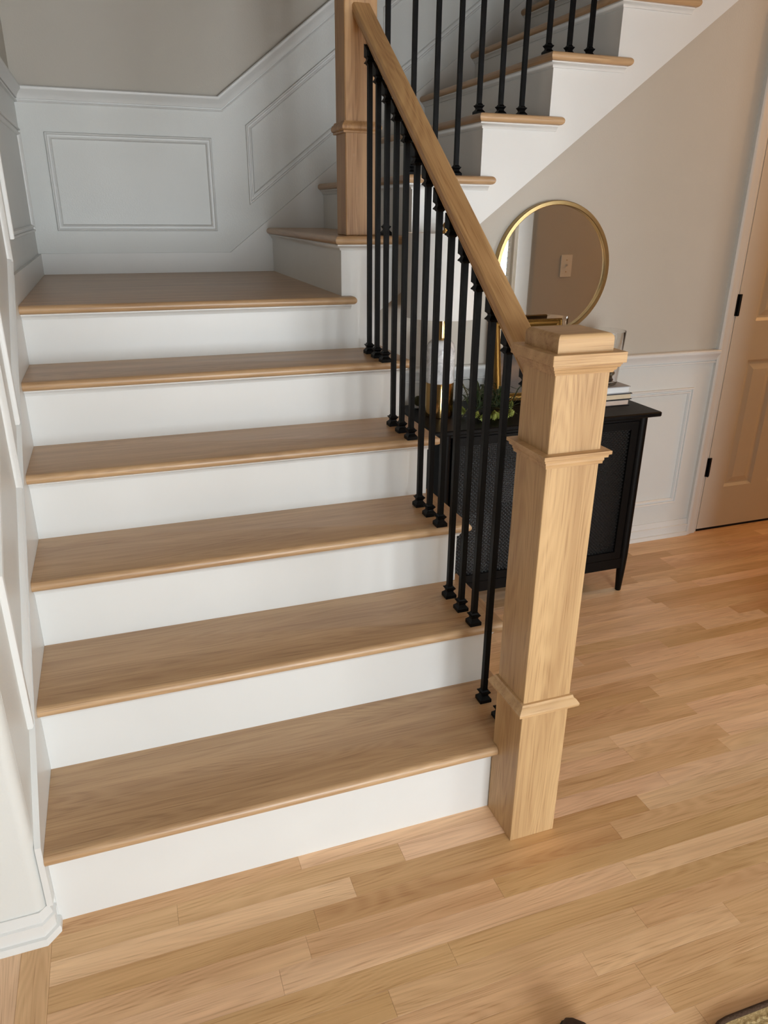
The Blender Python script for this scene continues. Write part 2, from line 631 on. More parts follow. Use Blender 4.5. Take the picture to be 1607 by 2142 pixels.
# white painted lower zone: on the stair side it climbs with the flight
SL1 = 0.796
rail_y0, rail_z0, rail_yk, rail_zk = -.015, .815 + .0, 1.262, 1.801
poly = [(-.014, 0.0), (-.014, rail_z0 + .02), (rail_yk, rail_zk + .02), (YBW, rail_zk + .02), (YBW, 0.0)]
MB().prism(poly, YZl(XL), lambda a, b: (XL + .0015, a, b)).build('wainscot', 'white_wall', wall_left)
q = lshape(0.0015)[1:]
qi = lshape(0.0)[1:]
mb = MB()
n = len(q)
vs = [(a, b, z) for z in (0, rail_z0 + .02) for (a, b) in q] + [(a, b, z) for z in (0, rail_z0 + .02) for (a, b) in qi]
fs = []
for k in range(n - 1):
    fs.append((k, k + 1, n + k + 1, n + k))
    fs.append((2 * n + k, 3 * n + k, 3 * n + k + 1, 2 * n + k + 1))
    fs.append((n + k, n + k + 1, 3 * n + k + 1, 3 * n + k))
fs += [(0, n, 3 * n, 2 * n)]
mb.add(vs, fs).build('wainscot', 'white_wall', wall_left, smooth=40)
# chair rail of that wall (travel towards +Y so that "left" is up)
MB().mould([(YBW - .002, rail_zk), (rail_yk, rail_zk), (-.014, rail_z0)], RAIL, YZl(XL)).build('chair_rail', 'white', wall_left, smooth=35)
# front-facing piece of the rail
MB().mould([(XL - .02, rail_z0), (-2.6, rail_z0)], RAIL, XZf(-.036)).build('chair_rail', 'white', wall_left, smooth=35)


def panel_mould(corners, fn, parent):
    """corners clockwise or counter-clockwise; profile offset goes inwards"""
    A = sum(corners[i][0] * corners[(i + 1) % len(corners)][1] - corners[(i + 1) % len(corners)][0] * corners[i][1] for i in range(len(corners)))
    if A < 0: corners = corners[::-1]
    return MB().mould(corners, PANEL, fn, closed=True).build('panel_moulding', 'white', parent, smooth=35)


panel_mould([(1.377, 1.322), (2.240, 1.322), (2.240, 1.700), (1.377, 1.700)], YZl(XL + .0015), wall_left)
for ya, yb, za in ((.770, 1.235, .892), (.145, .615, .396)):
    panel_mould([(ya, za), (yb, za + SL1 * (yb - ya)), (yb, za + SL1 * (yb - ya) + .36), (ya, za + .36)], YZl(XL + .0015), wall_left)

# skirt board of the lower flight
sk_poly = [(-.0002, 0), (-.0002, .0795), (-.030, .0795), (-.030, .236), (1.208, 1.229), (YB, 1.229), (YB, 0)]
MB().prism(sk_poly, lambda a, b: (XL + .0015, a, b), lambda a, b: (0, a, b)).build('skirt_board', 'white', wall_left)

# baseboard round the clipped corner
bl = MB().mould([(-.0120, -.0007), (-.0120, -.0215), (-.0275, -.0377), (-2.6, -.0377)], [(a * .8, b) for a, b in BASE], XY(0.0)) \
    .build('baseboard_left', 'white', smooth=35)
tag(bl, 'white moulded baseboard clipped around the rounded wall corner', 'baseboard', kind='structure')

# back wall behind landing and upper flight
wall_back = MB().box(XL - .12, 4.8, YBW, YBW + .12, 0, CEIL).build('wall_back', 'beige')
tag(wall_back, 'beige wall with white wainscoting behind the landing', 'wall', kind='structure')
SL2 = 0.765
bk = .792
rise_to = 4.0
wp = [(XL, .9), (4.0, .9), (4.0, 1.82 + SL2 * (4.0 - bk)), (bk, 1.82), (XL, 1.82)]
MB().prism(wp, XZf(YBW), lambda a, b: (a, YBW - .0015, b)).build('wainscot', 'white_wall', wall_back)
MB().mould([(4.0, 1.801 + SL2 * (4.0 - bk)), (bk + .012, 1.801), (XL + .001, 1.801)], [(a, b) for a, b in RAIL], XZf(YBW)).build('chair_rail', 'white', wall_back, smooth=35)
pb = XZf(YBW - .0015)
panel_mould([(.080, 1.322), (.749, 1.322), (.749, 1.698), (.080, 1.698)], pb, wall_back)


def slope_panel(xa, xb, z0, hgt):
    panel_mould([(xa, z0), (xb, z0 + SL2 * (xb - xa)), (xb, z0 + SL2 * (xb - xa) + hgt), (xa, z0 + hgt)], pb, wall_back)


slope_panel(.901, 1.40, 1.432, .322)
slope_panel(1.537, 2.35, 1.432 + SL2 * (1.537 - .901), .322)
slope_panel(2.49, 3.30, 1.432 + SL2 * (2.49 - .901), .322)
sp = [(0, .95), (X7 + .3, .95), (4.0, 1.231 + SL2 * (4.0 - .801) - .5), (4.0, 1.231 + SL2 * (4.0 - .801)), (.801, 1.231), (0, 1.231)]
MB().prism(sp, XZf(YBW - .0015), lambda a, b: (a, YB, b)).build('skirt_board', 'white', wall_back)

# wall under the upper flight
SLN = lambda x: 1.385 + .766 * (x - 1.515)
DX0, DX1, DZ = 2.777, 3.437, 2.045
wc = MB()
for pts in ([(W - .02, 0), (DX0 - .012, 0), (DX0 - .012, SLN(DX0 - .012) + .06), (W - .02, SLN(W - .02) + .06)],
            [(DX0 - .012, DZ + .015), (DX1 + .012, DZ + .015), (DX1 + .012, SLN(DX1) + .06), (DX0 - .012, SLN(DX0 - .012) + .06)],
            [(DX1 + .012, 0), (4.8, 0), (4.8, SLN(4.8) + .06), (DX1 + .012, SLN(DX1) + .06)]):
    wc.prism(pts, lambda a, b: (a, YW, b), lambda a, b: (a, YW + .09, b))
wall_stair = wc.build('wall_stair', 'beige')
tag(wall_stair, 'beige wall under the upper flight with white wainscoting', 'wall', kind='structure')
RB = .816
MB().prism([(W - .02, 0), (2.704, 0), (2.704, RB + .02), (W - .02, RB + .02)], XZf(YW), lambda a, b: (a, YW - .0015, b)).build('wainscot', 'white_wall', wall_stair)
MB().mould([(2.706, RB), (W - .02, RB)], RAIL, XZf(YW)).build('chair_rail', 'white', wall_stair, smooth=35)
panel_mould([(1.93, .172), (2.614, .172), (2.614, .712), (1.93, .712)], XZf(YW - .0015), wall_stair)
panel_mould([(1.16, .172), (1.83, .172), (1.83, .712), (1.16, .712)], XZf(YW - .0015), wall_stair)
bs = MB().mould([(2.704, YW - .0015), (W - .01, YW - .0015)], [(a, b) for a, b in BASE], XY(0.0)).build('baseboard_stair', 'white', smooth=35)
tag(bs, 'white stepped baseboard between console table and door casing', 'baseboard', kind='structure')

# other walls, ceilings (mostly behind the camera)
FY = -3.9
WX0, WX1, WZ0, WZ1 = 2.72, 4.52, .50, 2.05      # window opening
EX0, EX1, EZ = .42, 1.82, 2.2                    # glazed entry opening
wf = MB()
for x0, x1, z0, z1 in ((-2.6, EX0, 0, 2.6), (EX0, EX1, EZ, 2.6), (EX1, WX0, 0, 2.6), (WX0, WX1, 0, WZ0), (WX0, WX1, WZ1, 2.6), (WX1, 4.8, 0, 2.6)):
    wf.box(x0, x1, FY - .12, FY, z0, z1)
wall_front = wf.build('wall_front', 'beige')
tag(wall_front, 'beige entry wall with the blind-covered window, seen in the mirror', 'wall', kind='structure')
wall_right = MB().box(4.7, 4.8, FY, YW, 0, 2.6).build('wall_right', 'beige')
tag(wall_right, 'beige wall at the end of the hallway', 'wall', kind='structure')
wall_far = MB().box(-2.7, -2.6, FY, .1, 0, 2.6).build('wall_far', 'beige')
tag(wall_far, 'beige wall at the far side of the entry room', 'wall', kind='structure')
# hallway wall with the light switch (seen in the mirror)
HX, HY = 2.385, .165
r = .022
pts = [(4.7, HY), (HX + r, HY)]
for k in range(1, 6):
    a = math.pi / 2 + math.pi / 2 * k / 6
    pts.append((HX + r + r * math.cos(a), HY - r + r * math.sin(a)))
pts += [(HX, HY - r), (HX, HY - .18 + r)]
for k in range(1, 6):
    a = math.pi + math.pi / 2 * k / 6
    pts.append((HX + r + r * math.cos(a), HY - .18 + r + r * math.sin(a)))
pts += [(HX + r, HY - .18), (4.7, HY - .18)]
wall_hall = MB().prism(pts, lambda a, b: (a, b, 0), lambda a, b: (a, b, 2.6)).build('wall_hall', 'beige', smooth=40)
tag(wall_hall, 'beige hallway wall with the light switch, seen in the mirror', 'wall', kind='structure')
MB().prism([(HX + .02, .0), (4.7, 0), (4.7, .83), (HX + .02, .83)], lambda a, b: (a, HY, b), lambda a, b: (a, HY + .0015, b)).build('wainscot', 'white_wall', wall_hall)
MB().mould([(HX + .02, RB), (4.7, RB)], RAIL, lambda a, b, h=0: (a, HY + h, b)).build('chair_rail', 'white', wall_hall, smooth=35)
ce = MB()
ce.box(-2.6, 4.8, FY - .12, -.30, 2.6, 2.72)
ce.box(-2.6, XL - .12, -.30, .10, 2.6, 2.72)
ce.box(3.25, 4.8, -.30, YBW, 2.6, 2.856)
ce.box(W + .9, 3.25, -.30, .3, 2.6, 2.72)
ce.box(-2.6, 4.8, -.45, YBW + .12, CEIL, CEIL + .1)
ceiling = ce.build('ceiling', 'ceiling')
tag(ceiling, 'white ceiling above entry and stairwell', 'ceiling', kind='structure')
MB()
uw = MB()
uw.box(-2.6, 4.8, -.42, -.30, 2.72, CEIL)
uw.box(4.7, 4.8, -.30, YBW, 2.6, CEIL)
o = uw.build('wall_upper', 'beige')
tag(o, 'beige upper wall of the stairwell', 'wall', kind='structure')

# window with blinds in the front wall
window = empty('window_1', ((WX0 + WX1) / 2, FY, WZ0))
tag(window, 'white window with horizontal blinds, seen in the mirror', 'window', kind='structure')
MB().mould([(WX0, WZ0), (WX0, WZ1), (WX1, WZ1), (WX1, WZ0)], [(a, b) for a, b in CASE], lambda a, b, h=0: (a, FY + h, b), closed=True).build('window_casing', 'white', window, smooth=35)
fr = MB()
for x0, x1, z0, z1 in ((WX0, WX0 + .04, WZ0, WZ1), (WX1 - .04, WX1, WZ0, WZ1), (WX0 + .04, WX1 - .04, WZ0, WZ0 + .04), (WX0 + .04, WX1 - .04, WZ1 - .04, WZ1)):
    fr.box(x0, x1, FY - .09, FY - .05, z0, z1)
fr.build('window_frame', 'white', window)
MB().box(WX0 + .04, WX1 - .04, FY - .074, FY - .068, WZ0 + .04, WZ1 - .04).build('pane', 'glass', window)
slat_me = None
z = WZ0 + .05
while z < WZ1 - .03:
    if slat_me is None:
        c_, s_ = math.cos(.5), math.sin(.5)
        hw, ht = .024, .0012
        so = MB().prism([(-hw * c_ - ht * s_, -hw * s_ + ht * c_), (-hw * c_ + ht * s_, -hw * s_ - ht * c_), (hw * c_ + ht * s_, hw * s_ - ht * c_), (hw * c_ - ht * s_, hw * s_ + ht * c_)],
                        lambda a, b: (-(WX1 - WX0) / 2 + .045, a, b), lambda a, b: ((WX1 - WX0) / 2 - .045, a, b)).build('blind_slat', 'blind', window)
        slat_me = so.data
    else:
        so = bpy.data.objects.new('blind_slat', slat_me)
        COL.objects.link(so)
        so.parent = window
        so.matrix_parent_inverse = window.matrix_basis.inverted()
    so.location = ((WX0 + WX1) / 2, FY - .022, z)
    z += .045
# glazed entry door with sidelight: plain frame and glass
entry = empty('door_2', ((EX0 + EX1) / 2, FY, 0))
tag(entry, 'white glazed entry door with sidelights behind the viewer', 'door', kind='structure')
fr = MB()
for x0, x1, z0, z1 in ((EX0, EX0 + .05, 0, EZ), (EX1 - .05, EX1, 0, EZ), (EX0 + .05, EX1 - .05, EZ - .05, EZ), (EX0 + .05, EX1 - .05, 0, .1), (1.28, 1.36, .1, EZ - .05)):
    fr.box(x0, x1, FY - .1, FY - .04, z0, z1)
fr.build('door_frame', 'white', entry)
MB().box(EX0 + .05, 1.28, FY - .075, FY - .068, .1, EZ - .05).build('pane', 'glass', entry)
MB().box(1.36, EX1 - .05, FY - .075, FY - .068, .1, EZ - .05).build('pane', 'glass', entry)

# ------------------------------------------------------------------ closet door
door = empty('door_1', (DX0, YW, 0))
tag(door, 'cream six-panel door with black hinges, lit warm, past the console table', 'door', kind='structure')
MB().mould([(2.704, 0), (2.704, DZ + .068), (DX1 + .068, DZ + .068), (DX1 + .068, 0)], [(-a, b) for a, b in CASE], XZf(YW - .0)).build('door_casing', 'white', door, smooth=35)
jm = MB()
jm.box(DX0 - .0125, DX0 - .003, YW - .001, YW + .09, 0, DZ + .004)
jm.box(DX1 + .003, DX1 + .0125, YW - .001, YW + .09, 0, DZ + .004)
jm.box(DX0 - .003, DX1 + .003, YW - .001, YW + .09, DZ + .004, DZ + .015)
jm.build('door_jamb', 'white', door)
DF = YW - .002          # door face
st, mu = .115, .10
pw = (DX1 - DX0 - 2 * st - mu) / 2
cols = [(DX0 + st, DX0 + st + pw), (DX0 + st + pw + mu, DX1 - st)]
rws = [(.215, .815), (.985, 1.60), (1.72, 1.92)]
lf = MB()
lf.box(DX0, DX1, DF + .011, DF + .033, .012, DZ)
for x0, x1 in ((DX0, cols[0][0]), (cols[0][1], cols[1][0]), (cols[1][1], DX1)):
    lf.box(x0, x1, DF, DF + .011, .012, DZ)
for z0, z1 in ((.012, rws[0][0]), (rws[0][1], rws[1][0]), (rws[1][1], rws[2][0]), (rws[2][1], DZ)):
    for x0, x1 in cols:
        lf.box(x0, x1, DF, DF + .011, z0, z1)
leaf = lf.build('door_leaf', 'door', door)
for x0, x1 in cols:
    for z0, z1 in rws:
        b = MB()
        g = .014
        # sticking slope around the recess
        loops = [[(x0 + i, d, z0 + i), (x1 - i, d, z0 + i), (x1 - i, d, z1 - i), (x0 + i, d, z1 - i)]
                 for i, d in ((0, DF + .0005), (.012, DF + .010), (.020, DF + .010), (.044, DF + .002))]
        vs = [p for l in loops for p in l]
        fs = []
        for k in range(3):
            for i2 in range(4):
                fs.append((k * 4 + i2, k * 4 + (i2 + 1) % 4, k * 4 + 4 + (i2 + 1) % 4, k * 4 + 4 + i2))
        fs.append((12, 13, 14, 15))
        b.add(vs, fs).build('door_panel', 'door', leaf)
for zc in (.325, 1.055, 1.85):
    b = MB()
    b.cbox(DX0 - .010, DX0 + .012, YW - .008, YW - .0022, zc - .045, zc + .045, .001)
    b.lathe(DX0 + .0, YW - .010, [(.0045, -.045), (.0045, .045)], 10, zc)
    b.build('hinge', 'black_metal', door)

# ------------------------------------------------------------------ lower flight
low = empty('stair_flight', (W / 2, 0, 0))
tag(low, 'lower flight of oak treads and white risers up to the landing', 'staircase')
for k in range(1, 6):
    yf, yb = (k - 1) * RUN - N1, k * RUN + .018
    zt = ZT[k]
    xr = W + NR
    ret_end = k * RUN + EX
    if k == 1:      # the first step dies into the newel post
        xr = 1.030
        tr = MB().nosed([(.0003, yf), (1.0185, yf), (1.0185, -.003), (W - .001, -.003), (W - .001, yb), (.0003, yb)],
                        [1, 0, 0, 0, 0, 0], zt, T).build('tread', 'tread_x', low, smooth=40)
        MB().nosed([(W + .0, .0), (W + NR, .0), (W + NR, ret_end), (W + .0, ret_end)], [0, 1, 1, 0], zt, T).build('return_nosing', 'tread_y', tr, smooth=40)
    else:
        tr = MB().nosed([(.0003, yf), (W + NR, yf), (W, yf + NR), (W, yb), (.0003, yb)], [1, 0, 0, 0, 0], zt, T).build('tread', 'tread_x', low, smooth=40)
        MB().nosed([(W + NR, yf), (W + NR, ret_end), (W, ret_end), (W, yf + NR)], [1, 1, 0, 0], zt, T).build('return_nosing', 'tread_y', tr, smooth=40)
# landing
yf = Y5 - N1
lx = X7 + EX
MB().nosed([(.0003, yf), (lx, yf), (lx, Y5), (X7 + .018, Y5 + .0005), (X7 + .018, YB), (.0003, YB)], [1, 1, 0, 0, 0, 0], ZT[6], T) \
    .build('landing', 'tread_x', low, smooth=40)
# risers and cove mouldings
for k in range(1, 7):
    y = (k - 1) * RUN if k < 6 else Y5
    xr = 1.045 if k == 1 else W
    z0 = 0 if k == 1 else ZT[k - 1]
    if k < 6:
        MB().box(.0003, xr, y, y + .018, z0, ZT[k] - T).build('riser', 'white', low)
        if k > 1:
            MB().mould([(W, y + .02), (W, y), (.0005, y)], [(a, b) for a, b in COVE], XY(ZT[k] - T)).build('cove_moulding', 'white', low, smooth=50)
        else:
            MB().box(.0003, 1.018, y - .002, y, ZT[1] - T - .006, ZT[1] - T).build('cove_moulding', 'white', low)
    else:
        # last riser runs on as the fascia beside the landing
        MB().prism([(.0003, z0), (W, z0), (W, SLN(W)), (X7 + .0005, ZT[6] - T), (.0003, ZT[6] - T)],
                   lambda a, b: (a, Y5, b), lambda a, b: (a, Y5 + .018, b)).build('riser', 'white', low)
        MB().mould([(X7 + EX - .014, Y5), (.0005, Y5)], [(a, b) for a, b in COVE], XY(ZT[6] - T)).build('cove_moulding', 'white', low, smooth=50)
# open-side stringer under the treads
ss = [(.0185, 0)]
for k in range(1, 6):
    ss += [((k - 1) * RUN + .0185, ZT[k] - T - .001), (k * RUN + (.0185 if k < 5 else .0), ZT[k] - T - .001)]
ss += [(Y5, 0)]
MB().prism(ss, lambda a, b: (W - .02, a, b), lambda a, b: (W, a, b)).build('stringer', 'white', low)

# ------------------------------------------------------------------ upper flight
upp = empty('stair_flight', (X7, Y5, ZT[6]))
tag(upp, 'upper flight of oak treads rising away from the landing past the square post', 'staircase')
NT = 8
for k in range(NT):
    x0 = X7 + k * RUN2
    zt = ZT[7 + k]
    xa, xb = x0 - N2, x0 + RUN2 + .018
    yf = Y5 - NR
    tr = MB().nosed([(xa, yf), (xa + NR, Y5), (xb, Y5), (xb, YB - .0003), (xa, YB - .0003)], [0, 0, 0, 0, 1], zt, T).build('tread', 'tread_y', upp, smooth=40)
    MB().nosed([(xa, yf), (x0 + RUN2 + EX, yf), (x0 + RUN2 + EX, Y5), (xa + NR, Y5)], [1, 1, 0, 0], zt, T).build('return_nosing', 'tread_x', tr, smooth=40)
    MB().box(x0, x0 + .018, Y5 + .0205, YB - .0003, ZT[6 + k], zt - T).build('riser', 'white', upp)
    MB().mould([(x0 + RUN2 + EX - .014, Y5), (x0, Y5), (x0, YB - .0005)], [(-a, b) for a, b in COVE][::1], XY(zt - T)).build('cove_moulding', 'white', upp, smooth=50) \
        if False else MB().mould([(x0, YB - .0005), (x0, Y5), (x0 + RUN2 + EX - .016, Y5)], [(-a, b) for a, b in COVE], XY(zt - T)).build('cove_moulding', 'white', upp, smooth=50)
# stringer with its sawtooth top, continuous with the fascia
st_ = []
for k in range(NT):
    x0 = X7 + k * RUN2
    st_ += [(x0, ZT[6 + k] - (0 if k == 0 else T + .001)), (x0, ZT[7 + k] - T - .0005)]
xe = X7 + NT * RUN2
st_ += [(xe, ZT[6 + NT] - T - .0005), (xe, SLN(xe)), (X7 + .30, SLN(X7 + .30)), (W, SLN(W)), (X7, ZT[6] - T)]
# drop duplicate first corner
MB().prism(st_, lambda a, b: (a, Y5, b), lambda a, b: (a, Y5 + .0205, b)).build('stringer', 'white', upp)

# ------------------------------------------------------------------ newel posts
SH = .0595
nx, ny = 1.0785, -.0637
newel = empty('newel_post', (nx, ny, 0))
tag(newel, 'square pale oak newel post with stepped cap and two collars on the floor', 'newel post')
MB().cbox(nx - SH, nx + SH, ny - SH, ny + SH, 0, 1.140, .0012).build('shaft', 'oak_z', newel)
MB().sq(nx, ny, [(SH, .0), (SH + .005, .0), (SH + .005, .004), (SH + .007, .008), (SH + .0065, .012), (SH + .012, .014), (SH + .0125, .019), (SH + .0165, .021), (SH + .0165, .028), (SH, .0285)], .955) \
    .build('upper_collar', 'oak_x', newel, smooth=30)
MB().sq(nx, ny, [(SH, .0), (SH + .010, .0), (SH + .012, .004), (SH + .0165, .006), (SH + .0175, .012), (SH + .012, .021), (SH + .007, .025), (SH + .005, .031), (SH, .032)], .371) \
    .build('lower_collar', 'oak_x', newel, smooth=30)
MB().sq(nx, ny, [(SH, 0), (SH + .004, 0), (SH + .005, .004), (SH + .0075, .005), (SH + .009, .010), (SH + .0125, .0115), (SH + .0135, .016), (SH + .0150, .0165), (SH + .0150, .020)], 1.1365) \
    .build('cap_moulding', 'oak_x', newel, smooth=30)
MB().cbox(nx - SH - .020, nx + SH + .020, ny - SH - .020, ny + SH + .020, 1.1565, 1.1765, .0008).build('cap_plate', 'oak_x', newel)
bm = bmesh.new()
bmesh.ops.create_cube(bm, size=1.0)
for v in bm.verts:
    v.co = (nx + v.co.x * (2 * SH + .001), ny + v.co.y * (2 * SH + .001), 1.1765 + (v.co.z + .5) * .0335)
bmesh.ops.bevel(bm, geom=[e for e in bm.edges if all(v.co.z > 1.2 for v in e.verts)], offset=.011, segments=6, affect='EDGES', profile=.5)
bm.verts.index_update()
MB().add([v.co[:] for v in bm.verts], [[v.index for v in f.verts] for f in bm.faces]).build('cap_block', 'oak_x', newel, smooth=30)
bm.free()

S2 = .0530
ux, uy = 1.0773, 1.278
new2 = empty('newel_post', (ux, uy, ZT[7]))
tag(new2, 'tall square oak newel post standing on the first tread above the landing', 'newel post')
MB().cbox(ux - S2, ux + S2, uy - S2, uy + S2, ZT[7], 2.62, .003).build('shaft', 'oak_z2', new2)
MB().sq(ux, uy, [(S2, 0), (S2 + .007, 0), (S2 + .0085, .003), (S2 + .0075, .006), (S2 + .011, .008), (S2 + .0135, .013), (S2 + .0135, .019), (S2 + .010, .026), (S2 + .006, .029), (S2 + .005, .034), (S2, .0345)], 1.644) \
    .build('collar', 'oak_z2', new2, smooth=50)
MB().sq(ux, uy, [(S2, 0), (S2 + .02, .016), (S2 + .022, .04), (S2, .05)], 2.62).build('cap', 'oak_x', new2, smooth=30)

# ------------------------------------------------------------------ handrails
RS = .735
rail_top = lambda y: 1.405 + RS * (y - .420)
RC, RH = 1.0795, .0295
prof = [(-RH + .005, 0), (-RH, -.006), (-RH, -.022), (-RH + .0025, -.024), (-RH + .0025, -.026), (-RH + .001, -.028), (-RH + .004, -.036),
        (RH - .004, -.036), (RH - .001, -.028), (RH - .0025, -.026), (RH - .0025, -.024), (RH, -.022), (RH, -.006), (RH - .005, 0)]
ya, yb = ny + SH, uy - S2
org = (RC, ya, rail_top(ya))
hr = MB().prism(prof, lambda a, b: (RC + a, ya, rail_top(ya) + b), lambda a, b: (RC + a, yb, rail_top(yb) + b)).build('handrail', 'oak_rail', origin=org)
tag(hr, 'sloped square-edged oak handrail between the two newel posts', 'handrail')
UY = 1.255
r2top = lambda x: 2.36 + .766 * (x - (ux + S2))
xa, xb = ux + S2, X7 + NT * RUN2
prof2 = [(-a, b) for a, b in prof]
hr2 = MB().prism(prof2, lambda a, b: (xa, UY + a, r2top(xa) + b), lambda a, b: (xb, UY + a, r2top(xb) + b)).build('handrail', 'oak_x')
tag(hr2, 'oak handrail of the upper flight above the tall post', 'handrail')

# ------------------------------------------------------------------ balusters
BW = .0070
SHOE = [(.0160, 0), (.0160, .0095), (.0145, .0115), (.0095, .0170), (.0090, .0200), (.0105, .0230), (.0138, .0275), (.0138, .0295), (.0100, .0310), (.0080, .0350)]
SHOE_T = [(a, b) for a, b in SHOE]
ordinal = {1: 'first', 2: 'second', 3: 'third', 4: 'fourth', 5: 'fifth'}


def baluster(x, y, z0, z1, slope_y=None, slope_x=None, label=''):
    b = empty('baluster', (x, y, z0))
    tag(b, label, 'baluster', 'black iron balusters')
    MB().box(x - BW, x + BW, y - BW, y + BW, z0 + .004, z1 - .001).build('bar', 'black_metal', b)
    MB().sq(x, y, SHOE, z0).build('shoe', 'black_metal', b)
    if slope_y is not None:      # knuckle against the sloped underside of the rail
        m = MB()
        vs = []
        pr = [(.0080, .046), (.0100, .043), (.0138, .041), (.0138, .039), (.0105, .0345), (.0090, .0315), (.0095, .0285), (.0140, .0245), (.0140, .0)]
        for h, d in pr:
            for sx, sy in ((-1, -1), (1, -1), (1, 1), (-1, 1)):
                sh = slope_y * sy * h if d == 0 else 0
                vs.append((x + sx * h, y + sy * h, z1 - d + sh - (.0007 if d == 0 else 0)))
        n = len(pr)
        fs = [(3, 2, 1, 0), tuple(range(4 * n - 4, 4 * n))]
        for i in range(n - 1):
            for k in range(4):
                fs.append((i * 4 + k, i * 4 + (k + 1) % 4, i * 4 + 4 + (k + 1) % 4, i * 4 + 4 + k))
        m.add(vs, fs).build('top_shoe', 'black_metal', b)
    return b


off = {1: .152, 2: .151, 3: .146, 4: .138, 5: .128}
bxx = {1: 1.070, 2: 1.068, 3: 1.065, 4: 1.062, 5: 1.059}
for k in range(1, 6):
    names = ('nearest the riser behind it', 'middle one of three', 'nearest the tread nose')
    for j in range(3 if k > 1 else 2):
        y = (k - 1) * RUN + off[k] - .079 * j
        pos = names[j] if k > 1 else ('nearest the riser behind it', 'half hidden by the newel post')[j]
        baluster(bxx[k] + (.007 if k == 1 and j == 1 else 0), y, ZT[k], rail_top(y) - .036, slope_y=RS,
                 label='black iron baluster on the %s step up, %s' % (ordinal[k], pos))
for k in range(0, 6):
    for j in range(3):
        if k == 0 and j < 2: continue
        x = X7 + k * RUN2 + .004 + .081 * j + (.016, .018, .007, .006, .005, .005)[k]
        names = ('at the tread nose', 'middle one of three', 'nearest the next riser')
        nm = ('on the same tread as the tall post' if k == 0 else 'on the %s tread past the tall post, %s' % (ordinal[k], names[j]))
        baluster(x, UY if k else 1.262, ZT[7 + k], r2top(x) - .036, label='black iron baluster %s' % nm)

# ------------------------------------------------------------------ console table
CX0, CX1, CY0, CY1, CZ = 1.205, 2.115, .850, 1.226, .742
con = empty('console_table', ((CX0 + CX1) / 2, (CY0 + CY1) / 2, 0))
tag(con, 'black console cabinet with cane doors standing against the wall', 'console table')
MB().cbox(CX0, CX1, CY0, CY1, CZ - .018, CZ, .004).build('tabletop', 'black_wood', con)
BX0, BX1, BY0, BY1, BZ0, BZ1 = 1.255, 2.065, .872, 1.205, .105, CZ - .018
b = MB()
b.box(BX0 + .01, BX0 + .025, BY0 + .025, BY1 - .01, BZ0, BZ1)
b.box(BX1 - .025, BX1 - .01, BY0 + .025, BY1 - .01, BZ0, BZ1)
b.box(BX0 + .01, BX1 - .01, BY1 - .01, BY1, BZ0, BZ1)
b.box(BX0 + .025, BX1 - .025, BY0 + .022, BY1 - .01, BZ0 + .03, BZ0 + .045)
b.box(BX0 + .025, BX1 - .025, BY0 + .022, BY1 - .01, .42, .432)
b.box(BX0 + .02, BX1 - .02, BY0 + .002, BY0 + .02, BZ0, BZ0 + .042)
b.box(BX0 + .02, BX1 - .02, BY0 + .002, BY0 + .02, BZ1 - .014, BZ1)
b.build('body', 'black_wood', con)
for sx, sy in ((BX0 + .008, BY0 + .013), (BX1 - .008, BY0 + .013), (BX0 + .008, BY1 - .013), (BX1 - .008, BY1 - .013)):
    MB().lathe(sx, sy, [(.010, 0), (.0115, .002), (.017, .10), (.019, .16), (.019, BZ1)], 20).build('leg', 'black_wood', con, smooth=40)
# cane doors
xm = (BX0 + BX1) / 2
for x0, x1, lab in ((BX0 + .030, xm - .0015, 0), (xm + .0015, BX1 - .030, 1)):
    z0, z1 = BZ0 + .045, BZ1 - .016
    fw = .030
    d = MB()
    for a0, a1, c0, c1 in ((x0, x0 + fw, z0, z1), (x1 - fw, x1, z0, z1), (x0 + fw, x1 - fw, z0, z0 + fw), (x0 + fw, x1 - fw, z1 - fw, z1)):
        d.box(a0, a1, BY0, BY0 + .018, c0, c1)
    dr = d.build('door', 'black_wood', con)
    # woven cane
    cw = MB()
    pit = .0070
    hw, th = .0023, .0006
    nxs, nzs = int((x1 - x0 - 2 * fw) / pit), int((z1 - z0 - 2 * fw) / pit)
    yc = BY0 + .009
    for i in range(nxs):
        xx = x0 + fw + (i + .5) * (x1 - x0 - 2 * fw) / nxs
        vs = []
        for j in range(nzs + 1):
            zz = z0 + fw + j * (z1 - z0 - 2 * fw) / nzs
            yo = yc + (.0011 if (i + j) % 2 else -.0011)
            vs += [(xx - hw, yo, zz), (xx + hw, yo, zz)]
        cw.add(vs, [(2 * j, 2 * j + 1, 2 * j + 3, 2 * j + 2) for j in range(nzs)])
    for j in range(nzs):
        zz = z0 + fw + (j + .5) * (z1 - z0 - 2 * fw) / nzs
        vs = []
        for i in range(nxs + 1):
            xx = x0 + fw + i * (x1 - x0 - 2 * fw) / nxs
            yo = yc + (.0011 if (i + j) % 2 else -.0011)
            vs += [(xx, yo, zz - hw), (xx, yo, zz + hw)]
        cw.add(vs, [(2 * i, 2 * i + 2, 2 * i + 3, 2 * i + 1) for i in range(nxs)])
    c = cw.build('cane_panel', 'cane', dr)
    tag(c, kind='stuff')
    MB().lathe(x1 - .012 if lab == 0 else x0 + .012, 0, [(.004, 0), (.004, .010), (.008, .014), (.008, .020), (.004, .023)], 14) \
        .build('knob', 'black_metal', dr, smooth=40)
    kb = bpy.data.objects[[o.name for o in dr.children if o.name.startswith('knob')][0]]
    kb.data.transform(Matrix.Translation((0, BY0, .47)) @ Matrix.Rotation(math.radians(90), 4, 'X'))
